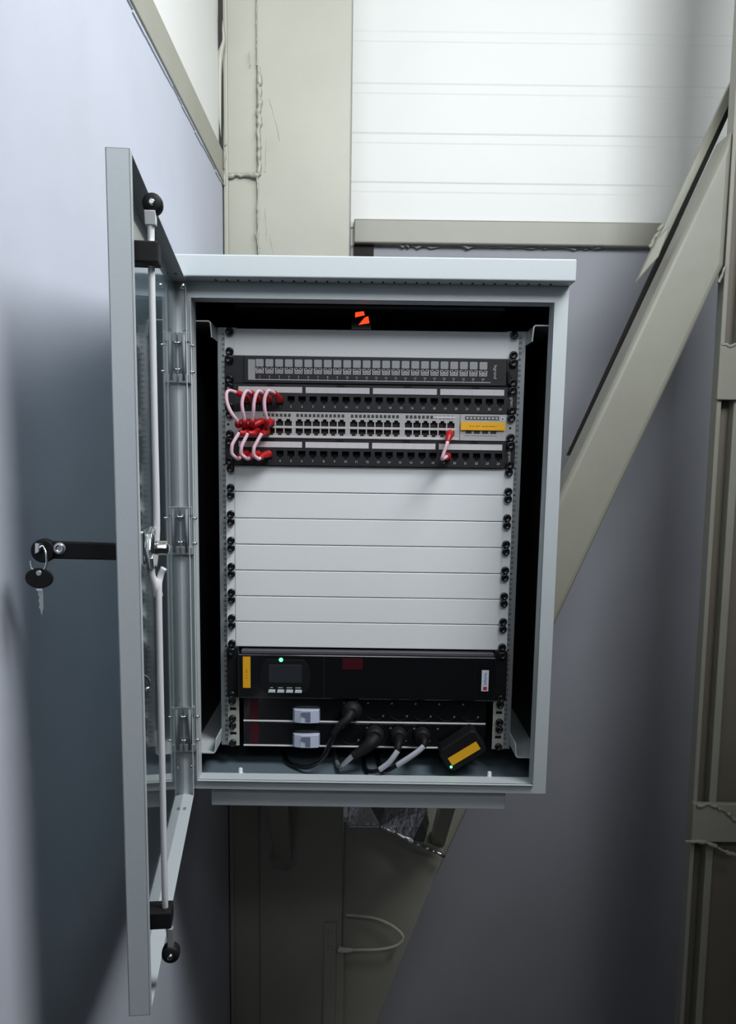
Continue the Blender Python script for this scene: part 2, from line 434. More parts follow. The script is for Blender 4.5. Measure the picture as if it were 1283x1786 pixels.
# depth rails
def prof(xs, sgn, top):
    s_ = -1 if top else 1; zb = 815 if top else 108
    pl = [(297, 0), (258, 0), (256, 2), (254, 24), (252.2, 24), (254, 1), (257.5, -2), (297, -2)]
    q = [(x*sgn, zb+s_*z) for x, z in pl]
    return q if (sgn*s_ > 0) else q[::-1]
for sgn in (-1, 1):
    for top in (False, True):
        MB().prism(prof(0, sgn, top)[::-1], 34, 430).build('depth_rail', PNT if not top else GAL, cab)
# mounting rails
ZR = 813.6; U = 44.45
def uz(k): return ZR-U*k
for sgn in (-1, 1):
    mb = MB()
    a, b = sorted((sgn*253.5, sgn*222)); mb.box(a, b, 89.6, 91.6, uz(16), uz(0)+1)
    a, b = sorted((sgn*253.5, sgn*251.5)); mb.box(a, b, 91.6, 150, uz(16), uz(0)+1)
    mr = mb.build('mounting_rail', GAL, cab, bevel=.4, segs=1)
    mk = MB()
    for k in range(17):
        if 0 < k < 16:
            mk.cyl((sgn*244.3, 89.5, uz(k)), (sgn*244.3, 89.2, uz(k)), 1.9, seg=8)
        if k < 16:
            rn = random.Random(k*3+sgn)
            for g in (8, 16.5, 24.5, 33.5):
                zc = uz(k)-g-1
                for q in range(rn.choice((2, 3))):
                    w = rn.uniform(1.6, 2.6); zz = zc+q*1.7-1.6
                    mk.box(sgn*244.3-w, sgn*244.3+w, 89.2, 89.6, zz-.35, zz+.35)
                    if rn.random() < .7: mk.box(sgn*244.3+w-.5, sgn*244.3+w, 89.2, 89.6, zz-1.2, zz+1.2)
                    if rn.random() < .4: mk.box(sgn*244.3-w, sgn*244.3-w+.5, 89.2, 89.6, zz-1.2, zz+1.2)
    mk.build('rail_markings', TXD, mr)
# fan tray at the top inside
ft = MB().box(-233, 226, 150, 400, 857, 862).build('fan_tray', GSK, cab)
MB().box(-60, 60, 205, 325, 822, 857).build('fan_unit', BLM, ft)
sw = MB().box(-34, -1, 140, 165, 822, 851).build('rocker_switch', BLG, ft)
MB().prism([(-28, 841), (-12, 845), (-14, 851), (-28, 849)], 138.8, 141).build('switch_light', LEDR, ft)
MB().prism([(-22, 829), (-4, 832), (-6, 843), (-12, 841)], 138.8, 141).build('switch_light', LEDR, ft)
MB().tube([(-60, 180, 845), (-120, 170, 832), (-180, 180, 836), (-230, 200, 850)], 2.5).build('fan_wire', BLM, ft)
MB().tube([(0, 180, 845), (60, 170, 850), (140, 165, 838), (200, 190, 830)], 2.5).build('fan_wire', BLM, ft)
# floor studs
for x in (-213, 212):
    MB().lathe([(5, 0), (5, 3), (3.6, 3.5), (3.6, 11), (2.6, 12)], (x, 40, 67), 'z', 12).build('stud', ALU, cab)
# hinges
def hinge(z0):
    h = MB(); h.box(-297, -279.5, -14, -1, z0, z0+13); h.box(-297, -279.5, -14, -1, z0+62, z0+76); h.box(-296, -289, -10, -1, z0+12, z0+63); h.box(-287, -280, -10, -1, z0+12, z0+63)
    hb = h.build('hinge', GAL, cab, bevel=.8)
    MB().cyl((-288, -13, z0+4), (-288, -13, z0+72), 2.6, seg=10).build('hinge_pin', GSK, hb)
    for zz in (z0+18, z0+58):
        MB().cyl((-280, -4, zz), (-273.5, -4, zz-1), 2.1, seg=8).build('rivet', CHR, hb)
        MB().cyl((-292, -14, zz+2), (-300, -17, zz+2), 1.8, seg=8).build('rivet', CHR, hb)
for z0 in (716, 450, 125): hinge(z0)
for zz in (795, 96): MB().lathe([(5, 0), (5, -3), (3.2, -4), (2, -5)], (-288, -2, zz), 'y', 12).build('earth_stud', CHR, cab)

# ------------------------------------------------------------------ door (hinged on the left, swung open towards the viewer)
DA = -0.11848; DW, D0, D1 = 576.3, 49.2, 868.0
door_ang = math.atan2(-math.cos(DA), -math.sin(DA))
FO = 42; FS = 30; FI = 24
def dbox(mb, x0, x1, y0, y1, z0, z1): return mb.box(x0, x1, y0, y1, z0-57, z1-57)
mb = MB()
for a in ((0, FI, -21, -19.4, D0, D1), (DW-FO, DW, -21, -19.4, D0, D1), (FI, DW-FO, -21, -19.4, D1-FS, D1), (FI, DW-FO, -21, -19.4, D0, D0+FS)): dbox(mb, *a)
for a in ((0, 1.4, -21, 0, D0, D1), (DW-1.4, DW, -21, 0, D0, D1), (0, DW, -21, 0, D1-1.4, D1), (0, DW, -21, 0, D0, D0+1.4)): dbox(mb, *a)
for a in ((DW-13, DW, -1.4, 0, D0, D1), (0, 10, -1.4, 0, D0, D1)): dbox(mb, *a)
door = mb.build('door', PNT, cab, bevel=.5, local=True)
door.location = (Vector((-283.9, -4.3, 57))-Vector(cab['_o']))*S
door.rotation_euler = (0, 0, door_ang)
def dpart(mb, name, m, parent=None, bevel=0):
    o = mb.build(name, m, parent if parent is not None else door, bevel=bevel, local=True); return o
# glass pane bonded behind the frame
dpart(dbox(MB(), 10, DW-26, -19, -15, D0+12, D1-12), 'glass_pane', GLS)
# locking rods, guides, rollers
def Z(z): return z-57
dpart(MB().tube([(538, 12, Z(818)), (538, 12, Z(802)), (540, 12, Z(780)), (541, 12, Z(640)), (541, 12, Z(534)), (541, 9, Z(522)), (541, 8, Z(500))], 3.2, seg=10, res=4), 'lock_rod', ALU)
dpart(MB().tube([(541, 18, Z(497)), (541, 14, Z(487)), (545, 13, Z(460)), (545, 13, Z(300)), (545, 13, Z(160)), (541, 13, Z(140)), (536, 16, Z(112)), (536, 17, Z(92))], 3.2, seg=10, res=4), 'lock_rod', ALU)
for za, zb in ((778, 797), (129, 147)):
    g_ = MB(); dbox(g_, 530, 556, -19, 20, za, zb); dpart(g_, 'rod_guide', RUB, bevel=1.5)
for zz, yy in ((833, 14), (92, 17)):
    mb = MB(); mb.lathe([(3, -8), (7.5, -7.5), (9, -6), (9.5, 0), (9, 6), (7.5, 7.5), (3, 8)], (536, yy, Z(zz)), 'x', 20)
    ro = dpart(mb, 'roller', RUB)
    mb = MB(); mb.lathe([(2.2, -9.5), (3.2, -9), (3.2, 10), (2, 11.5)], (536, yy, Z(zz)), 'x', 12); dpart(mb, 'roller_axle', CHR, door)
dpart(MB().prism([(534, Z(814)), (542, Z(814)), (545, Z(826)), (531, Z(826))], 7, 17), 'rod_fork', ALU, bevel=.6)
dpart(MB().prism([(530, Z(97)), (542, Z(97)), (540.5, Z(120)), (533, Z(120))], 14, 20), 'rod_fork', GAL, bevel=.6)
# lock mechanism
mb = MB(); dbox(mb, 528, 566, -19, 4, 503, 535); dpart(mb, 'lock_body', CHR, bevel=2)
mb = MB(); mb.lathe([(4, 4), (20, 4), (21, 5.5), (21, 9), (18, 12), (7, 13), (7, 22), (4, 24)], (545, 0, Z(517)), 'y', 8); dpart(mb, 'cam_disc', CHR, bevel=.4)
mb = MB(); mb.prism([(522, Z(508)), (570, Z(500)), (574, Z(510)), (528, Z(524))], 8, 12); dpart(mb, 'cam_plate', CHR, bevel=.8)
dpart(MB().tube([(545, 6, Z(506)), (545, 6, Z(502)), (545, 7, Z(498))], [4, 3, 5], seg=8, res=3), 'cam_link', CHR)
dpart(MB().tube([(545, 6, Z(500)), (545, 7, Z(490)), (543, 10, Z(480)), (541, 12, Z(469))], [4, 3.5, 4.5, 5], seg=10, res=3), 'spring_pin', ALU)
mb = MB(); dbox(mb, 540, 560, -19, -4, 395, 438); dpart(mb, 'lock_cover', BLM, bevel=2)
dpart(MB().tube([(556, -8, Z(394)), (548, 0, Z(390)), (545, 2, Z(380)), (549, -1, Z(378))], 2, seg=8, res=3), 'lock_clip', CHR)
# rivets in the top and bottom folds
for zz in (D0+1.6, D1-1.6):
    dpart(MB().box(60, 68, -12, -8, Z(zz)-1, Z(zz)+1), 'fold_rivet', GSK)
dpart(MB().lathe([(4, 0), (4, 5), (2, 6)], (70, -3, Z(D1-20)), 'y', 10), 'door_stud', CHR)
# swing handle standing out from the outer face
hm = MB()
for a in ((548, 562, -24, -21, 508, 522),): dbox(hm, *a)
hnd = dpart(hm, 'door_handle', BLM, bevel=2)
hm = MB()
hm.prism([(-21, Z(506.5)), (-90, Z(508)), (-90, Z(524.5)), (-21, Z(522.5))][::-1], 551, 558.5, Matrix(((0, 1, 0, 0), (1, 0, 0, 0), (0, 0, 1, 0), (0, 0, 0, 1))))
dpart(hm, 'handle_lever', BLM, hnd, bevel=1.5)
hm2 = MB(); hm2.lathe([(9.8, -6), (11, -5), (11, 5), (9.8, 6)], (555, -90, Z(515.5)), 'x', 28); dpart(hm2, 'handle_end', BLM, hnd)
hm2 = MB(); hm2.lathe([(4.5, 0), (4.5, 7), (3.8, 7.6), (2.2, 7.2), (2, 5.5)], (555, -75, Z(518)), 'x', 20); dpart(hm2, 'lock_barrel', CHR, hnd)
hm2 = MB(); hm2.lathe([(5.4, 0), (5.4, 6.4), (4.4, 6.9)], (555, -75, Z(518)), 'x', 20); dpart(hm2, 'barrel_bezel', GAL, hnd)

# keys hanging from the end of the handle
cosd, sind = math.cos(door_ang), math.sin(door_ang)
def d2w(x, y): return (-283.9+x*cosd-y*sind, -4.3+x*sind+y*cosd)
kx, ky = d2w(564, -92)
ks = thing('key_set', 'two small keys with black oval head hanging from the open door handle', 'keys', (kx, ky, 450))
mb = MB(); mb.tube([(kx+3, ky, 521), (kx+7, ky-3, 514), (kx+7, ky-4, 503), (kx+1, ky-3, 496), (kx-6, ky-3, 499), (kx-8, ky-2, 507)], 1.0, seg=8, res=6); mb.build('key_ring', CHR, ks)
mb = MB(); mb.prism([(kx-1.5, 514), (kx+2.5, 516), (kx+3, 523), (kx-1, 524)], ky-8, ky+4); mb.build('inserted_key', CHR, ks, bevel=.5)
mb = MB(); mb.prism([(kx+13*math.cos(a_), 491+9.5*math.sin(a_)) for a_ in [2*math.pi*k/24 for k in range(24)]], ky-5, ky-1.5); kh = mb.build('key_head', BLM, ks, bevel=1)
mb = MB(); mb.prism([(kx-2.5, 479.5), (kx+3, 479.5), (kx+3, 481.6), (kx-2.5, 481.6)], ky-5.2, ky-1.3); mb.build('key_collar', CHR, ks)
mb = MB(); mb.prism([(kx-.5, 463), (kx+1, 455.5), (kx+2.8, 463), (kx+3, 480), (kx-1.6, 480), (kx-1.6, 475), (kx-.4, 473), (kx-1.6, 470), (kx-.4, 467), (kx-1.4, 463)], ky-4, ky-2.4); mb.build('key_blade', GAL, ks)
MB().lathe([(2.6, 0), (2.6, -.8), (1.6, -1)], (kx+.5, ky-5, 496), 'y', 12).build('key_hole', GAL, ks)

# ================================================================== RACK EQUIPMENT
kb = MB(); kb.lathe([(3, 0), (3, -2.2), (6.0, -2.4), (6.7, -3.4), (6.7, -7.0), (6.0, -8.6), (3.9, -9.2), (3.4, -8.2), (1.2, -8.1)], (0, 0, 0), 'y', 18)
KNOB = mesh_of(kb, 'thumb_screw', BLG)
def knobs(t, k0, k1, y=89.6, skip=()):
    for i, (x, z) in enumerate(((-232.5, uz(k0)-6.35), (232.5, uz(k0)-6.35), (-232.5, uz(k1)+6.35), (232.5, uz(k1)+6.35))):
        if i in skip: continue
        place(KNOB, 'thumb_screw', t, x, y, z)
# --- blank panels
bl_labels = {0: 'grey blank panel at the very top of the rack above the fibre panel',
 5: 'grey blank panel directly below the lower patch panel, crossed by cable shadows',
 6: 'second grey blank panel below the lower patch panel',
 7: 'third grey blank panel below the lower patch panel',
 8: 'fourth grey blank panel below the lower patch panel, middle of the seven',
 9: 'third grey blank panel above the black power unit',
 10: 'second grey blank panel above the black power unit',
 11: 'grey blank panel directly above the black power unit'}
for k, lab in bl_labels.items():
    t = thing('blanking_plate', lab, 'rack panel', (0, 88, uz(k+1)), 'blank panels filling the rack')
    z0, z1 = uz(k+1), uz(k)
    for a_, b_ in ((-241.3, -227), (227, 241.3)): MB().box(a_, b_, 87.6, 89.5, z0+.05, z1-.05).build('panel_ear', PNL, t)
    mb = MB(); mb.box(-227, 227, 86.6, 100, z0+.35, z1-.75); mb.build('panel_face', PNL, t, bevel=1.1)
    knobs(t, k, k+1, 87.6)

def plate(mb, x0, x1, y0, y1, z0, z1, holes):
    """plate with rows of rectangular holes; holes: list of rows (hz0,hz1,[(hx0,hx1),...]) from top to bottom"""
    zt = z1
    for (a, b, xs) in holes:
        mb.box(x0, x1, y0, y1, b, zt)
        px = x0
        for (h0, h1) in xs: mb.box(px, h0, y0, y1, a, b); px = h1
        mb.box(px, x1, y0, y1, a, b); zt = a
    mb.box(x0, x1, y0, y1, z0, zt)
    return mb

# --- fibre panel (unit 2)
k = 1; z0, z1 = uz(2), uz(1)
t = thing('fibre_patch_bay', 'black fibre patch panel with a row of grey square labels over duplex ports', 'patch panel', (0, 85, z0))
mb = MB(); mb.box(-241.3, 241.3, 84, 87, z0+.3, z1-.3); mb.build('panel_ear', BLK, t, bevel=.6)
mb = MB(); b0 = len(mb.v)
mb.box(-209, 222, 77, 95, z0+.6, z1-.6); mb.build('panel_face', BLK, t, bevel=1.2)
MB().box(-201.5, -190, 76.4, 77.2, z0+7, z1-6.5).build('side_label', SQL, t)
MB().box(-201.5, 196, 76.6, 77.1, z0+5.6, z0+6.6).build('silver_line', LBL, t)
mb = MB(); mb.prism([(-6.3+1, -6), (6.3-1, -6), (6.3, -5), (6.3, 5), (5.3, 6), (-5.3, 6), (-6.3, 5), (-6.3, -5)], -.9, 0); SQM = mesh_of(mb, 'port_label', SQL)
mb = MB()
for s_ in (-1, 1):
    cx = s_*3.4
    mb.box(cx-3, cx+3, -.9, 0, -4.6, -3.6); mb.box(cx-3, cx+3, -.9, 0, .2, 1.2); mb.box(cx-3, cx-1.9, -.9, 0, -4.6, 1.2); mb.box(cx+1.9, cx+3, -.9, 0, -4.6, 1.2)
    mb.box(cx-.9, cx+.9, -1.1, 0, -2.6, -.6)
    mb.box(s_*6-.6, s_*6+.6, -.9, 0, 1.2, 4.4); mb.box(s_*3-1.2, s_*3+1.2, -.9, 0, 3.2, 4.4); mb.box(s_*.9-.5, s_*.9+.5, -.9, 0, 1.2, 2.6)
DPM = mesh_of(mb, 'duplex_port', LBL)
nb = MB()
for i in range(24):
    x = -182.5+i*15.9
    place(SQM, 'port_label', t, x, 77, z1-11.8)
    place(DPM, 'duplex_port', t, x, 77, z1-24.0)
    nb.text(str(i+1), x, 76.7, z0+11, 4.6); nb.box(x-.25, x+.25, 76.7, 77, z0+6.6, z0+8.6)
nb.build('port_numbers', TXT, t)
MB().text('legrand', 203, 76.5, z0+23, 7.6, -math.pi/2).build('maker_lettering', TXT, t)
mb = MB(); mb.prism([(224, z0+3), (236, z0+3), (236, z0+10), (229, z0+16), (226, z0+26), (222, z0+24)], 76, 86); mb.build('side_clip', BLM, t, bevel=1)
knobs(t, 1, 2, 84)

# --- copper patch panels (units 3 and 5)
mb = MB()   # jack: a tub behind the plate with stepped opening
mb.mi = 0
mb.box(-6, 6, 9, 10, -6, 6); mb.box(-6.6, -6, 0, 10, -6, 6); mb.box(6, 6.6, 0, 10, -6, 6); mb.box(-6.6, 6.6, 0, 10, 6, 6.6); mb.box(-6.6, 6.6, 0, 10, -6.6, -6)
mb.mi = 1
mb.box(-6, -3.6, -.6, 1.5, -6, -2.6); mb.box(3.6, 6, -.6, 1.5, -6, -2.6)
mb.box(-3.6, -2, -.6, 1.5, -6, -4.6); mb.box(2, 3.6, -.6, 1.5, -6, -4.6)
JKM = mesh_of(mb, 'jack_port', [HOL, BLK])
def patch_panel(k, label, sx, numshift):
    z0, z1 = uz(k+1), uz(k)
    t = thing('patch_bay', label, 'patch panel', (0, 85, z0), 'copper patch panels')
    for a_, b_ in ((-241.3, -222), (222, 241.3)): MB().box(a_, b_, 83, 87, z0+.3, z1-.3).build('panel_ear', BLK, t, bevel=.8)
    xs = [213.5-18.15*(23-i) for i in range(24)]
    pz = z0+18.5
    mb = MB(); plate(mb, -226, 224, 79, 82, z0+.6, z1-.6, [(pz-6, pz+6, [(x-6, x+6) for x in xs])])
    mb.box(-226, 224, 82, 100, z1-2, z1-.6); mb.box(-226, 224, 82, 100, z0+.6, z0+2)
    mb.build('panel_face', BLK, t)
    nb = MB(); 
    for i, x in enumerate(xs):
        place(JKM, 'jack_port', t, x, 80.2, pz)
        nb.text(str(i+1), x, 78.8, z0+7.6, 5.0)
    nb.build('port_numbers', TXT, t)
    for q in range(4):
        a = -218+q*110.7
        ls = MB(); ls.box(a, a+105, 78.3, 79.2, z1-14.6, z1-5.2); ls.build('label_strip', LBL, t)
        ls = MB()
        for g in range(1, 6): ls.box(a+g*17.5-.2, a+g*17.5+.2, 78.1, 78.3, z1-14.4, z1-5.4)
        ls.build('strip_divider', SIL, t)
    for x in (-165, -50, 60, 172):
        MB().prism([(x-7, z1-3.6), (x+7, z1-3.6), (x+5, z1-1), (x-5, z1-1)], 77.8, 79).build('strip_latch', BLM, t)
    MB().text('legrand', 232.8, 82.8, z0+22, 7.0, -math.pi/2).build('maker_lettering', TXT, t)
    knobs(t, k, k+1, 83)
    return xs, pz
patch_panel(2, 'black patch panel above the silver switch with four red cords in its left ports', 0, 0)
patch_panel(4, 'black patch panel below the silver switch, above the blank panels', 0, 0)

# --- network switch (unit 4)
z0, z1 = uz(4), uz(3)
t = thing('network_switch', 'silver forty-eight port network switch between the two black patch panels', 'network switch', (0, 85, z0))
for a_, b_ in ((-241.3, -215), (224, 241.3)): MB().box(a_, b_, 84, 87, z0+.4, z1-.4).build('mounting_ear', SIL, t, bevel=.8)
gs = [-213, -124.5, -34.5, 56]
colx = [g+7+c*14.0 for g in gs for c in range(6)]
zr1, zr2 = z1-18.2, z1-33.4
mb = MB()
plate(mb, -217, 224, 78, 80, z0+.8, z1-.8, [(zr1-5.6, zr1+5.6, [(x-6, x+6) for x in colx]), (zr2-5.6, zr2+5.6, [(x-6, x+6) for x in colx])])
mb.box(-217, 224, 80, 100, z1-2, z1-.8); mb.box(-217, 224, 80, 100, z0+.8, z0+2)
mb.build('face_plate', SIL, t)
for (a, sg) in ((zr1, 1), (zr2, -1)):
    mb = MB(); mb.mi = 0
    mb.box(-6, 6, 8, 9, -5.6, 5.6); mb.box(-6.4, -6, 0, 9, -5.6, 5.6); mb.box(6, 6.4, 0, 9, -5.6, 5.6); mb.box(-6.4, 6.4, 0, 9, 5.6, 6); mb.box(-6.4, 6.4, 0, 9, -6, -5.6)
    mb.mi = 1
    for s_ in (-1, 1):
        x0_, x1_ = sorted((s_*6, s_*3.2)); zz = sorted((sg*5.6, sg*2.6)); mb.box(x0_, x1_, -.4, 2, zz[0], zz[1])
    me = mesh_of(mb, 'switch_port', [JCK, SIL])
    for x in colx: place(me, 'switch_port', t, x, 78.6, a)
mb = MB()
for g in gs[0:]:
    for c in range(12):
        if g < -200 and c < 5: continue
        mb.box(g+2+c*6.8, g+6.4+c*6.8, 77.6, 78.1, z1-9, z1-4)
mb.build('status_light_strip', TXD, t)
mb = MB()
for g in gs: mb.box(g-2, g+86, 77.5, 78.1, (zr1+zr2)/2-1.0, (zr1+zr2)/2+1.0)
mb.build('centre_ridge', LBL, t)
MB().box(-215, 146, 77.4, 78.1, z0+1.8, z0+5.2).build('lower_ridge', LBL, t)
MB().box(104, 140, 77.3, 78.1, z1-8.2, z1-4.8).build('name_strip', LBL, t)
MB().box(147.5, 148.3, 77.7, 78.1, z0+1, z1-1).build('module_seam', TXD, t)
MB().box(156, 212, 77.6, 78.1, z1-10, z1-4).build('indicator_window', TXD, t)
mb = MB()
for q in range(9): mb.box(158+q*6, 162+q*6, 77.3, 77.6, z1-8.6, z1-5.4)
mb.build('indicator_lamps', SIL, t)
for q in range(4):
    mb = MB(); x = 162.5+q*13.6
    mb.mi = 0; mb.box(x-6.2, x+6.2, 77.2, 78.2, z0+9, z0+33); mb.mi = 1; mb.box(x-5, x+5, 76.9, 77.3, z0+12, z0+17); mb.box(x-5, x+5, 76.9, 77.3, z0+26, z0+31)
    mb.build('module_cage', [SIL, JCK], t)
mb = MB(); mb.mi = 0; mb.box(149, 222, 73.6, 74.4, z0+17.5, z0+31); mb.build('yellow_label', YEL, t, bevel=.3)
mb = MB()
for i_, w_ in enumerate((3, 2, 4, 1.5, 3.5, 3, 4, 3.5, 1.5)): mb.box(163+i_*5.4, 163+i_*5.4+w_, 73.3, 73.6, z0+23.4, z0+25)
mb.build('label_print', YED, t)
mb = MB(); mb.cyl((218, 78, z1-8), (218, 77.4, z1-8), 3.6, seg=14); mb.build('lamp_ring', LBL, t)
MB().cyl((218, 77.4, z1-8), (218, 77.2, z1-8), 1.6, seg=10).build('lamp_dot', BLU, t)
MB().cyl((232, 84, z0+22), (232, 83.7, z0+22), 2, seg=10).build('ear_hole', HOL, t)
MB().cyl((-236, 84, z0+22), (-236, 83.7, z0+22), 2, seg=10).build('ear_hole', HOL, t)
knobs(t, 3, 4, 84)

# --- power unit (units 13-14)
z0, z1 = uz(14), uz(12)
t = thing('power_supply_unit', 'black two-unit uninterruptible power supply with screen and green light', 'power unit', (0, 80, z0))
for a_, b_ in ((-241.3, -222), (222, 242)): MB().box(a_, b_, 80, 87, z0+1, z1-1).build('mounting_ear', BLM, t, bevel=.8)
mb = MB(); mb.box(-221.5, 221.5, 72, 110, z0+1.5, z1-9.5); mb.build('front_bezel', BLG, t, bevel=2)
MB().box(-216, 218, 76, 110, z1-9.5, z1-3.5).build('top_edge', mat('dark_grey_metal', (84, 84, 90), .4), t, bevel=1)
MB().box(-212.5, -199.5, 71.3, 72.1, z0+20, z1-14).build('yellow_label', YEL, t)
mb = MB()
for i_, w_ in enumerate((3, 2, 4, 2)): mb.box(-206.9, -205.3, 71.1, 71.4, z0+36+i_*5, z0+36+i_*5+w_)
mb.build('label_print', YED, t)
mb = MB(); mb.prism([(-176+66*0, z0+13), (-104, z0+13), (-98, z0+24), (-96, z0+42), (-100, z0+60), (-108, z0+71), (-172, z0+71), (-180, z0+60), (-184, z0+42), (-182, z0+24)], 70.6, 72.1)
mb.build('control_panel', BLM, t, bevel=.8)
MB().box(-168, -111, 70.1, 70.8, z0+30, z1-27).build('screen', LCD, t, bevel=.3)
MB().lathe([(3.4, 0), (3.4, -1), (2, -1.8)], (-147, 70.8, z1-18.5), 'y', 14).build('status_led', LEDG, t)
for q, nm in enumerate(('ESC', 'ENTER', 'SELECT', 'ON/OFF')):
    x = -163+q*15.2
    MB().prism([(x-6.3, z0+12.5), (x+6.3, z0+12.5), (x+6.3, z0+18), (x-5, z0+18)], 69.4, 71).build('push_button', LGW, t, bevel=.6)
    MB().box(x-len(nm)*.8, x+len(nm)*.8, 70.2, 70.5, z0+20.8, z0+21.9).build('button_print', TXT, t)
MB().box(-42, -7, 71.5, 72.1, z1-34, z1-14).build('painted_red_reflection', MAR, t)  # red reflection painted onto the bezel
MB().box(-75, -72, 71.3, 72.1, z0+4, z1-12).build('bezel_seam', BLM, t)
MB().box(185, 186, 71.3, 72.1, z0+4, z1-12).build('bezel_seam', BLM, t)
MB().box(197.5, 209.5, 71.3, 72.1, z0+20, z0+57).build('maker_badge', LGW, t)
MB().text('inform', 203.6, 71.1, z0+42, 8.2, math.pi/2).build('badge_lettering', BLU, t)
MB().box(200.5, 207, 71.1, 71.5, z0+22, z0+28).build('badge_square', LRD, t)
knobs(t, 12, 14, 80)

# --- socket strips (units 15 and 16)
def tr(x, z, a): return Matrix.Translation((x, 0, z)) @ Matrix.Rotation(a, 4, 'Y')
mb = MB()  # socket: ring and recessed well with pin holes and earth clips
R_ = 18.6
prof_ = [(19.8, 0), (19.8, -.3), (19.3, -.5), (R_, -.3), (R_-.6, 6)]
b = len(mb.v)
for (rr, h) in prof_:
    for q in range(24): mb.v.append((rr*math.cos(2*math.pi*q/24), h, rr*math.sin(2*math.pi*q/24)))
mb.smooth = True
for i in range(len(prof_)-1):
    for q in range(24): j = (q+1) % 24; a = b+i*24; mb.face((a+q, a+24+q, a+24+j, a+j))
mb.smooth = False
e = b+(len(prof_)-1)*24; mb.face(tuple(reversed(range(e, e+24))))
for s_ in (-1, 1):
    an = math.radians(50); px_, pz_ = s_*9*math.cos(an+math.pi/2), s_*9*math.sin(an+math.pi/2)
    mb.cyl((s_*9.5*math.cos(-.75), 6, s_*9.5*math.sin(-.75)), (s_*9.5*math.cos(-.75), 5.7, s_*9.5*math.sin(-.75)), 2.4, seg=8)
    mb.mi = 1
    mb.box(-1.5, 1.5, -.6, 4.5, s_*R_-1.2*s_-1.2, s_*R_-1.2*s_+1.2, tr(0, 0, math.radians(-50)))
    mb.mi = 0
SKM = mesh_of(mb, 'power_socket', [BLM, GAL])
def pdu(k, label, sx0, n):
    z0, z1 = uz(k+1), uz(k); zc = (z0+z1)/2
    t = thing('socket_strip', label, 'power strip', (0, 88, z0), 'socket strips at the bottom of the rack')
    for sgn in (-1, 1):
        mb = MB(); a, b = sorted((sgn*241.3, sgn*221.5))
        plate(mb, a, b, 86, 88, z0+.3, z1-.3, [(zc-2.6, zc+2.6, [(sgn*232-5.5, sgn*232+5.5)])])
        mb.build('mounting_ear', mat('pale_ear_%d_%d' % (k, sgn), (178, 180, 172), .45), t, bevel=.3)
        MB().box(min(a, b)+2, max(a, b)-2, 88, 88.8, zc-4, zc+4).build('slot_shadow', HOL, t)
    mb = MB(); mb.box(-214, 209, 85, 128, z0+3.2, z1-.8); mb.build('strip_body', BLG, t, bevel=1)
    MB().box(-214, 209, 83.5, 88, z0+.6, z0+3.3).build('silver_edge', ALU, t, bevel=.5)
    MB().box(-203, -187, 84.5, 85.1, z0+5, z1-3).build('painted_red_reflection', MAR, t)  # upright red reflection painted onto the strip body
    # rounded transparent switch cover
    pr = [(-128, 0), (-124, -10), (-112, -14), (-96, -14.5), (-82, -12), (-80, 0)]
    mb = MB(); n_ = len(pr); b = len(mb.v)
    for zz in (z0+2.5, z1-18.5):
        for (x, y) in pr: mb.v.append((x, 85+y, zz))
    mb.face(tuple(reversed(range(b, b+n_)))); mb.face(tuple(range(b+n_, b+2*n_)))
    for i in range(n_): j = (i+1) % n_; mb.face((b+i, b+j, b+n_+j, b+n_+i))
    cv = mb.build('switch_cover', CLR, t, bevel=1)
    MB().prism([(-112, z1-27), (-112, z1-22), (-96, z1-21.5), (-96, z1-39), (-104, z1-38), (-104, z1-31)][::-1], 69.6, 70.2).build('cover_mark', CLD, cv)
    for i in range(n): place(SKM, 'power_socket', t, sx0+i*41.3, 84.6, zc+3.0)
    knobs(t, k, k+1, 86)
pdu(14, 'black socket strip directly under the power unit, with a round plug in its first socket', -24.5, 6)
pdu(15, 'black socket strip at the bottom of the rack, below the other strip', -26, 6)

# --- patch cords
def boot(mb, p, q, r=6.0):   # ribbed tapering boot from the plug face p towards q
    P, Q = Vector(p), Vector(q)
    mb.tube([P, P.lerp(Q, .35), P.lerp(Q, .7), Q], [r, r*.98, r*.75, r*.5], seg=10, res=4)
def cord(label, A, pts, B):
    """A, B: lists of points of the red boots, starting at the jack; pts: the cable between them"""
    t = thing('network_cable', label, 'cable', pts[len(pts)//2], 'red booted patch cords')
    MB().tube([A[-1]]+pts+[B[-1]], 2.9, seg=12, res=8).build('cable', PNK, t)
    for L in (A, B):
        p = L[0]
        mb = MB(); mb.box(p[0]-5.6, p[0]+5.6, p[1]-8, p[1]+4, p[2]-4.6, p[2]+4.6)
        n = len(L); mb.tube([(p[0], p[1]-2, p[2])]+L[1:], [6.4]+[6.6-2.4*i/(n-1) for i in range(1, n)], seg=12, res=6)
        mb.build('boot', RED, t)
pz3 = uz(3)+18.5; pz5 = uz(5)+18.5
px = [213.5-18.15*(23-i) for i in range(24)]
ords = ['leftmost', 'second from left', 'third from left', 'rightmost']
up = [(-230, 703, -228, 687, -221, 672, -213, 663), (-202, 703, -205, 690, -204, 677, -202, 665), (-183, 703, -186, 690, -187, 678, -190, 665), (-164, 709, -169, 697, -169, 679, -166, 667)]
plugx = [-205, -192, -178, -164]
for i in range(4):
    x = px[i]; a = up[i]; sx = plugx[i]
    tx = (a[0]+x)/2 if i == 0 else a[0]+9
    cord('red-booted pink cord from upper patch panel to switch, %s of the four' % ords[i],
         [(x, 76, pz3), (x, 62, pz3), (x-2, 52, pz3+4), (tx, 42, 707)],
         [(a[0]+4, 34, 709), (a[0], 30, a[1]), (a[2], 28, a[3]), (a[4], 29, a[5])],
         [(sx, 74, zr1), (sx-1, 58, zr1), (a[6]-1, 46, 655), (a[6], 36, a[7]-2)])
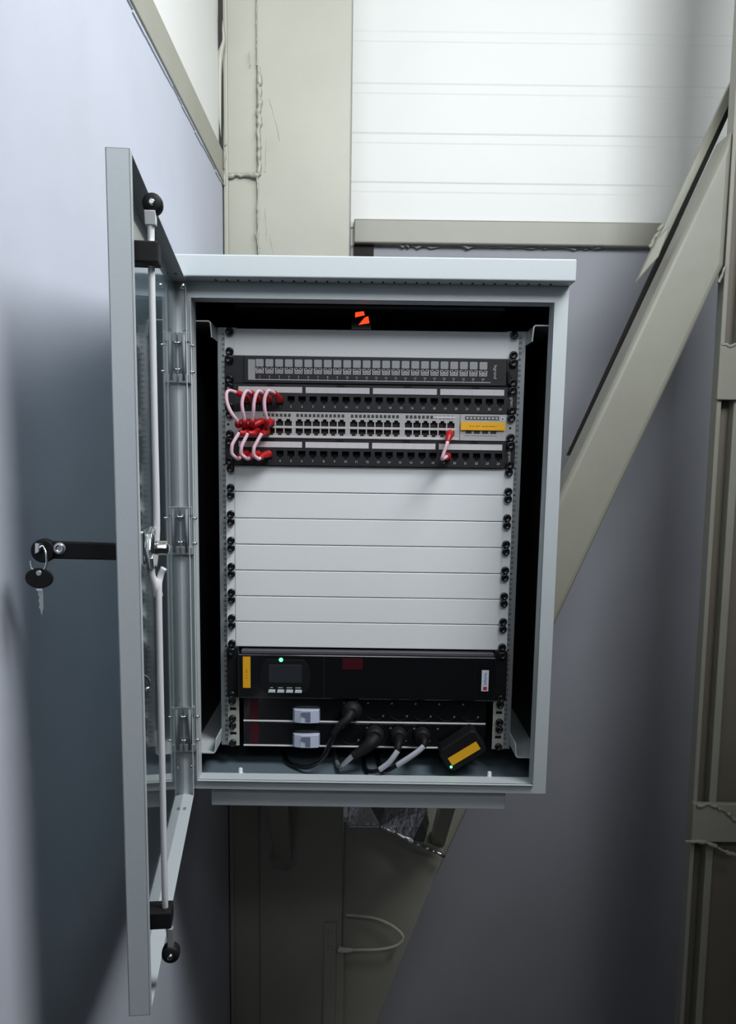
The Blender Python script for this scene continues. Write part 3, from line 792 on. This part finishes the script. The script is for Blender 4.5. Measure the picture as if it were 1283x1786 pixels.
lo = [(-213, 641, -222, 624, -222, 609, -214, 602), (-199, 640, -207, 622, -207, 609, -199, 602), (-177, 640, -187, 620, -187, 608, -181, 602)]
plugl = [-199, -185, -171]
lw = ['leftmost', 'middle one', 'rightmost']
for i in range(3):
    x = px[i]; a = lo[i]; sx = plugl[i]
    cord('red-booted pink cord from switch to lower patch panel, %s of the three' % lw[i],
         [(sx, 74, zr2), (sx, 56, zr2), (sx-3, 44, zr2-4), (a[0]+2, 36, a[1]+2)],
         [(a[2]+2, 31, a[3]+3), (a[2], 30, a[3]-4), (a[4], 32, a[5]), (a[6], 38, a[7])],
         [(x, 76, pz5), (x, 62, pz5), (x-6, 52, pz5-2), (a[6]+3, 42, a[7]+1)])
cord('single red-booted cord at the right end of the switch, dropping to the lower patch panel',
     [(131, 74, zr2), (130, 56, zr2+1), (127, 42, zr2-3), (124, 34, zr2-14)],
     [(123, 31, 630), (119, 30, 618), (116, 32, 606)],
     [(px[18]+5, 76, pz5), (px[18]+4, 62, pz5), (px[18]+2, 50, pz5)])

# --- plugs and cables at the bottom
t = thing('power_cable', 'black round plug in the upper socket strip with its cord bending down left', 'power cord', (-24, 60, 165))
zp = (uz(14)+uz(15))/2+3
mb = MB(); mb.lathe([(17.5, 0), (18, -4), (17, -14), (13, -22), (8, -25)], (-24.5, 84, zp), 'y', 24); mb.build('plug', RUB, t)
MB().tube([(-26, 62, zp), (-32, 52, zp-8), (-44, 47, zp-18), (-56, 45, zp-34)], [9, 8, 6.5, 5], seg=12, res=5).build('strain_relief', RUB, t)
MB().tube([(-54, 46, zp-32), (-62, 43, 120), (-72, 42, 100), (-90, 44, 84), (-112, 60, 75), (-140, 100, 72), (-160, 200, 72)], 4.2, seg=12, res=8).build('cord', BLG, t)
MB().box(-19, -14, 70, 74, zp+16, zp+18).build('plug_rib', RUB, t)
t = thing('power_cable', 'black angled plug in the lower socket strip with a grey metal tip below', 'power cord', (16, 60, 120))
zq = (uz(15)+uz(16))/2+3
mb = MB(); mb.lathe([(17, 0), (17.5, -4), (16, -16), (12, -22)], (15.3, 84, zq), 'y', 24); mb.build('plug', RUB, t)
MB().tube([(16, 60, zq), (8, 50, zq-6), (-8, 46, zq-18), (-22, 44, zq-26)], [12, 12, 9, 7], seg=12, res=5).build('strain_relief', RUB, t)
MB().tube([(-20, 44, zq-24), (-34, 43, 90), (-42, 50, 80), (-50, 90, 72), (-60, 200, 72)], [5.2, 4.6, 4.2, 4, 4], seg=10, res=6).build('cord', GAL, t)
for x0_, pts, lab in ((56.6, [(54, 30, 117), (48, 28, 108), (38, 28, 95), (24, 30, 83), (10, 40, 76), (0, 70, 71), (-6, 160, 71)], 'black cord with a white sleeve below the lower socket strip, left one of the pair'),
                 (97.9, [(98, 30, 126), (88, 28, 117), (72, 28, 105), (53, 30, 91), (36, 40, 79), (26, 80, 71), (20, 160, 71)], 'black cord with a white sleeve below the lower socket strip, right one beside the adapter')):
    t = thing('sleeved_cable', lab, 'cable', pts[2], 'white sleeved cords at the lower socket strip')
    MB().tube(pts[:4], 4.7, seg=12, res=6).build('white_sleeve', WCB, t); MB().tube(pts[2:], 3.6, seg=12, res=6).build('cord', BLM, t)
    x, y, z = pts[0]
    MB().lathe([(15.5, 0), (16, -4), (14.5, -14), (10, -20)], (x0_, 84, zq), 'y', 20).build('plug', BLM, t)
    MB().tube([(x0_, 68, zq), (x0_, 50, zq-1), (x+1, 38, z+6), (x-.5, 31, z-2)], [9, 8, 6.5, 5.2], seg=12, res=5).build('plug_boot', BLM, t)
# adapter
t = thing('power_adapter', 'black plug-in power adapter with yellow label and green light, tilted at lower right', 'adapter', (162, 50, 112))
an = math.radians(-33)
Mx = Matrix.Translation((163, 0, 116)) @ Matrix.Rotation(an, 4, 'Y')
mb = MB(); mb.prism([(-37, -20), (-31, -26), (33, -24), (38, -18), (38, 16), (32, 22), (-30, 20), (-37, 12)], 38, 78, Mx); mb.build('adapter_body', BLM, t, bevel=3)
mb = MB(); mb.box(-27, 29, 36.9, 38.2, -14, 1, Mx); mb.build('yellow_label', YEL, t)
q = Mx @ Vector((-32, 37.6, -17)); 
MB().lathe([(2.2, 0), (2.2, -1), (1.4, -1.6)], (146, 38, 87), 'y', 12).build('status_led', LEDG, t)
mb = MB(); mb.box(-14, 14, 78, 86, -14, 14, Mx); mb.build('plug_block', BLM, t)
for o in list(bpy.data.objects):
    if '_o' in o: del o['_o']
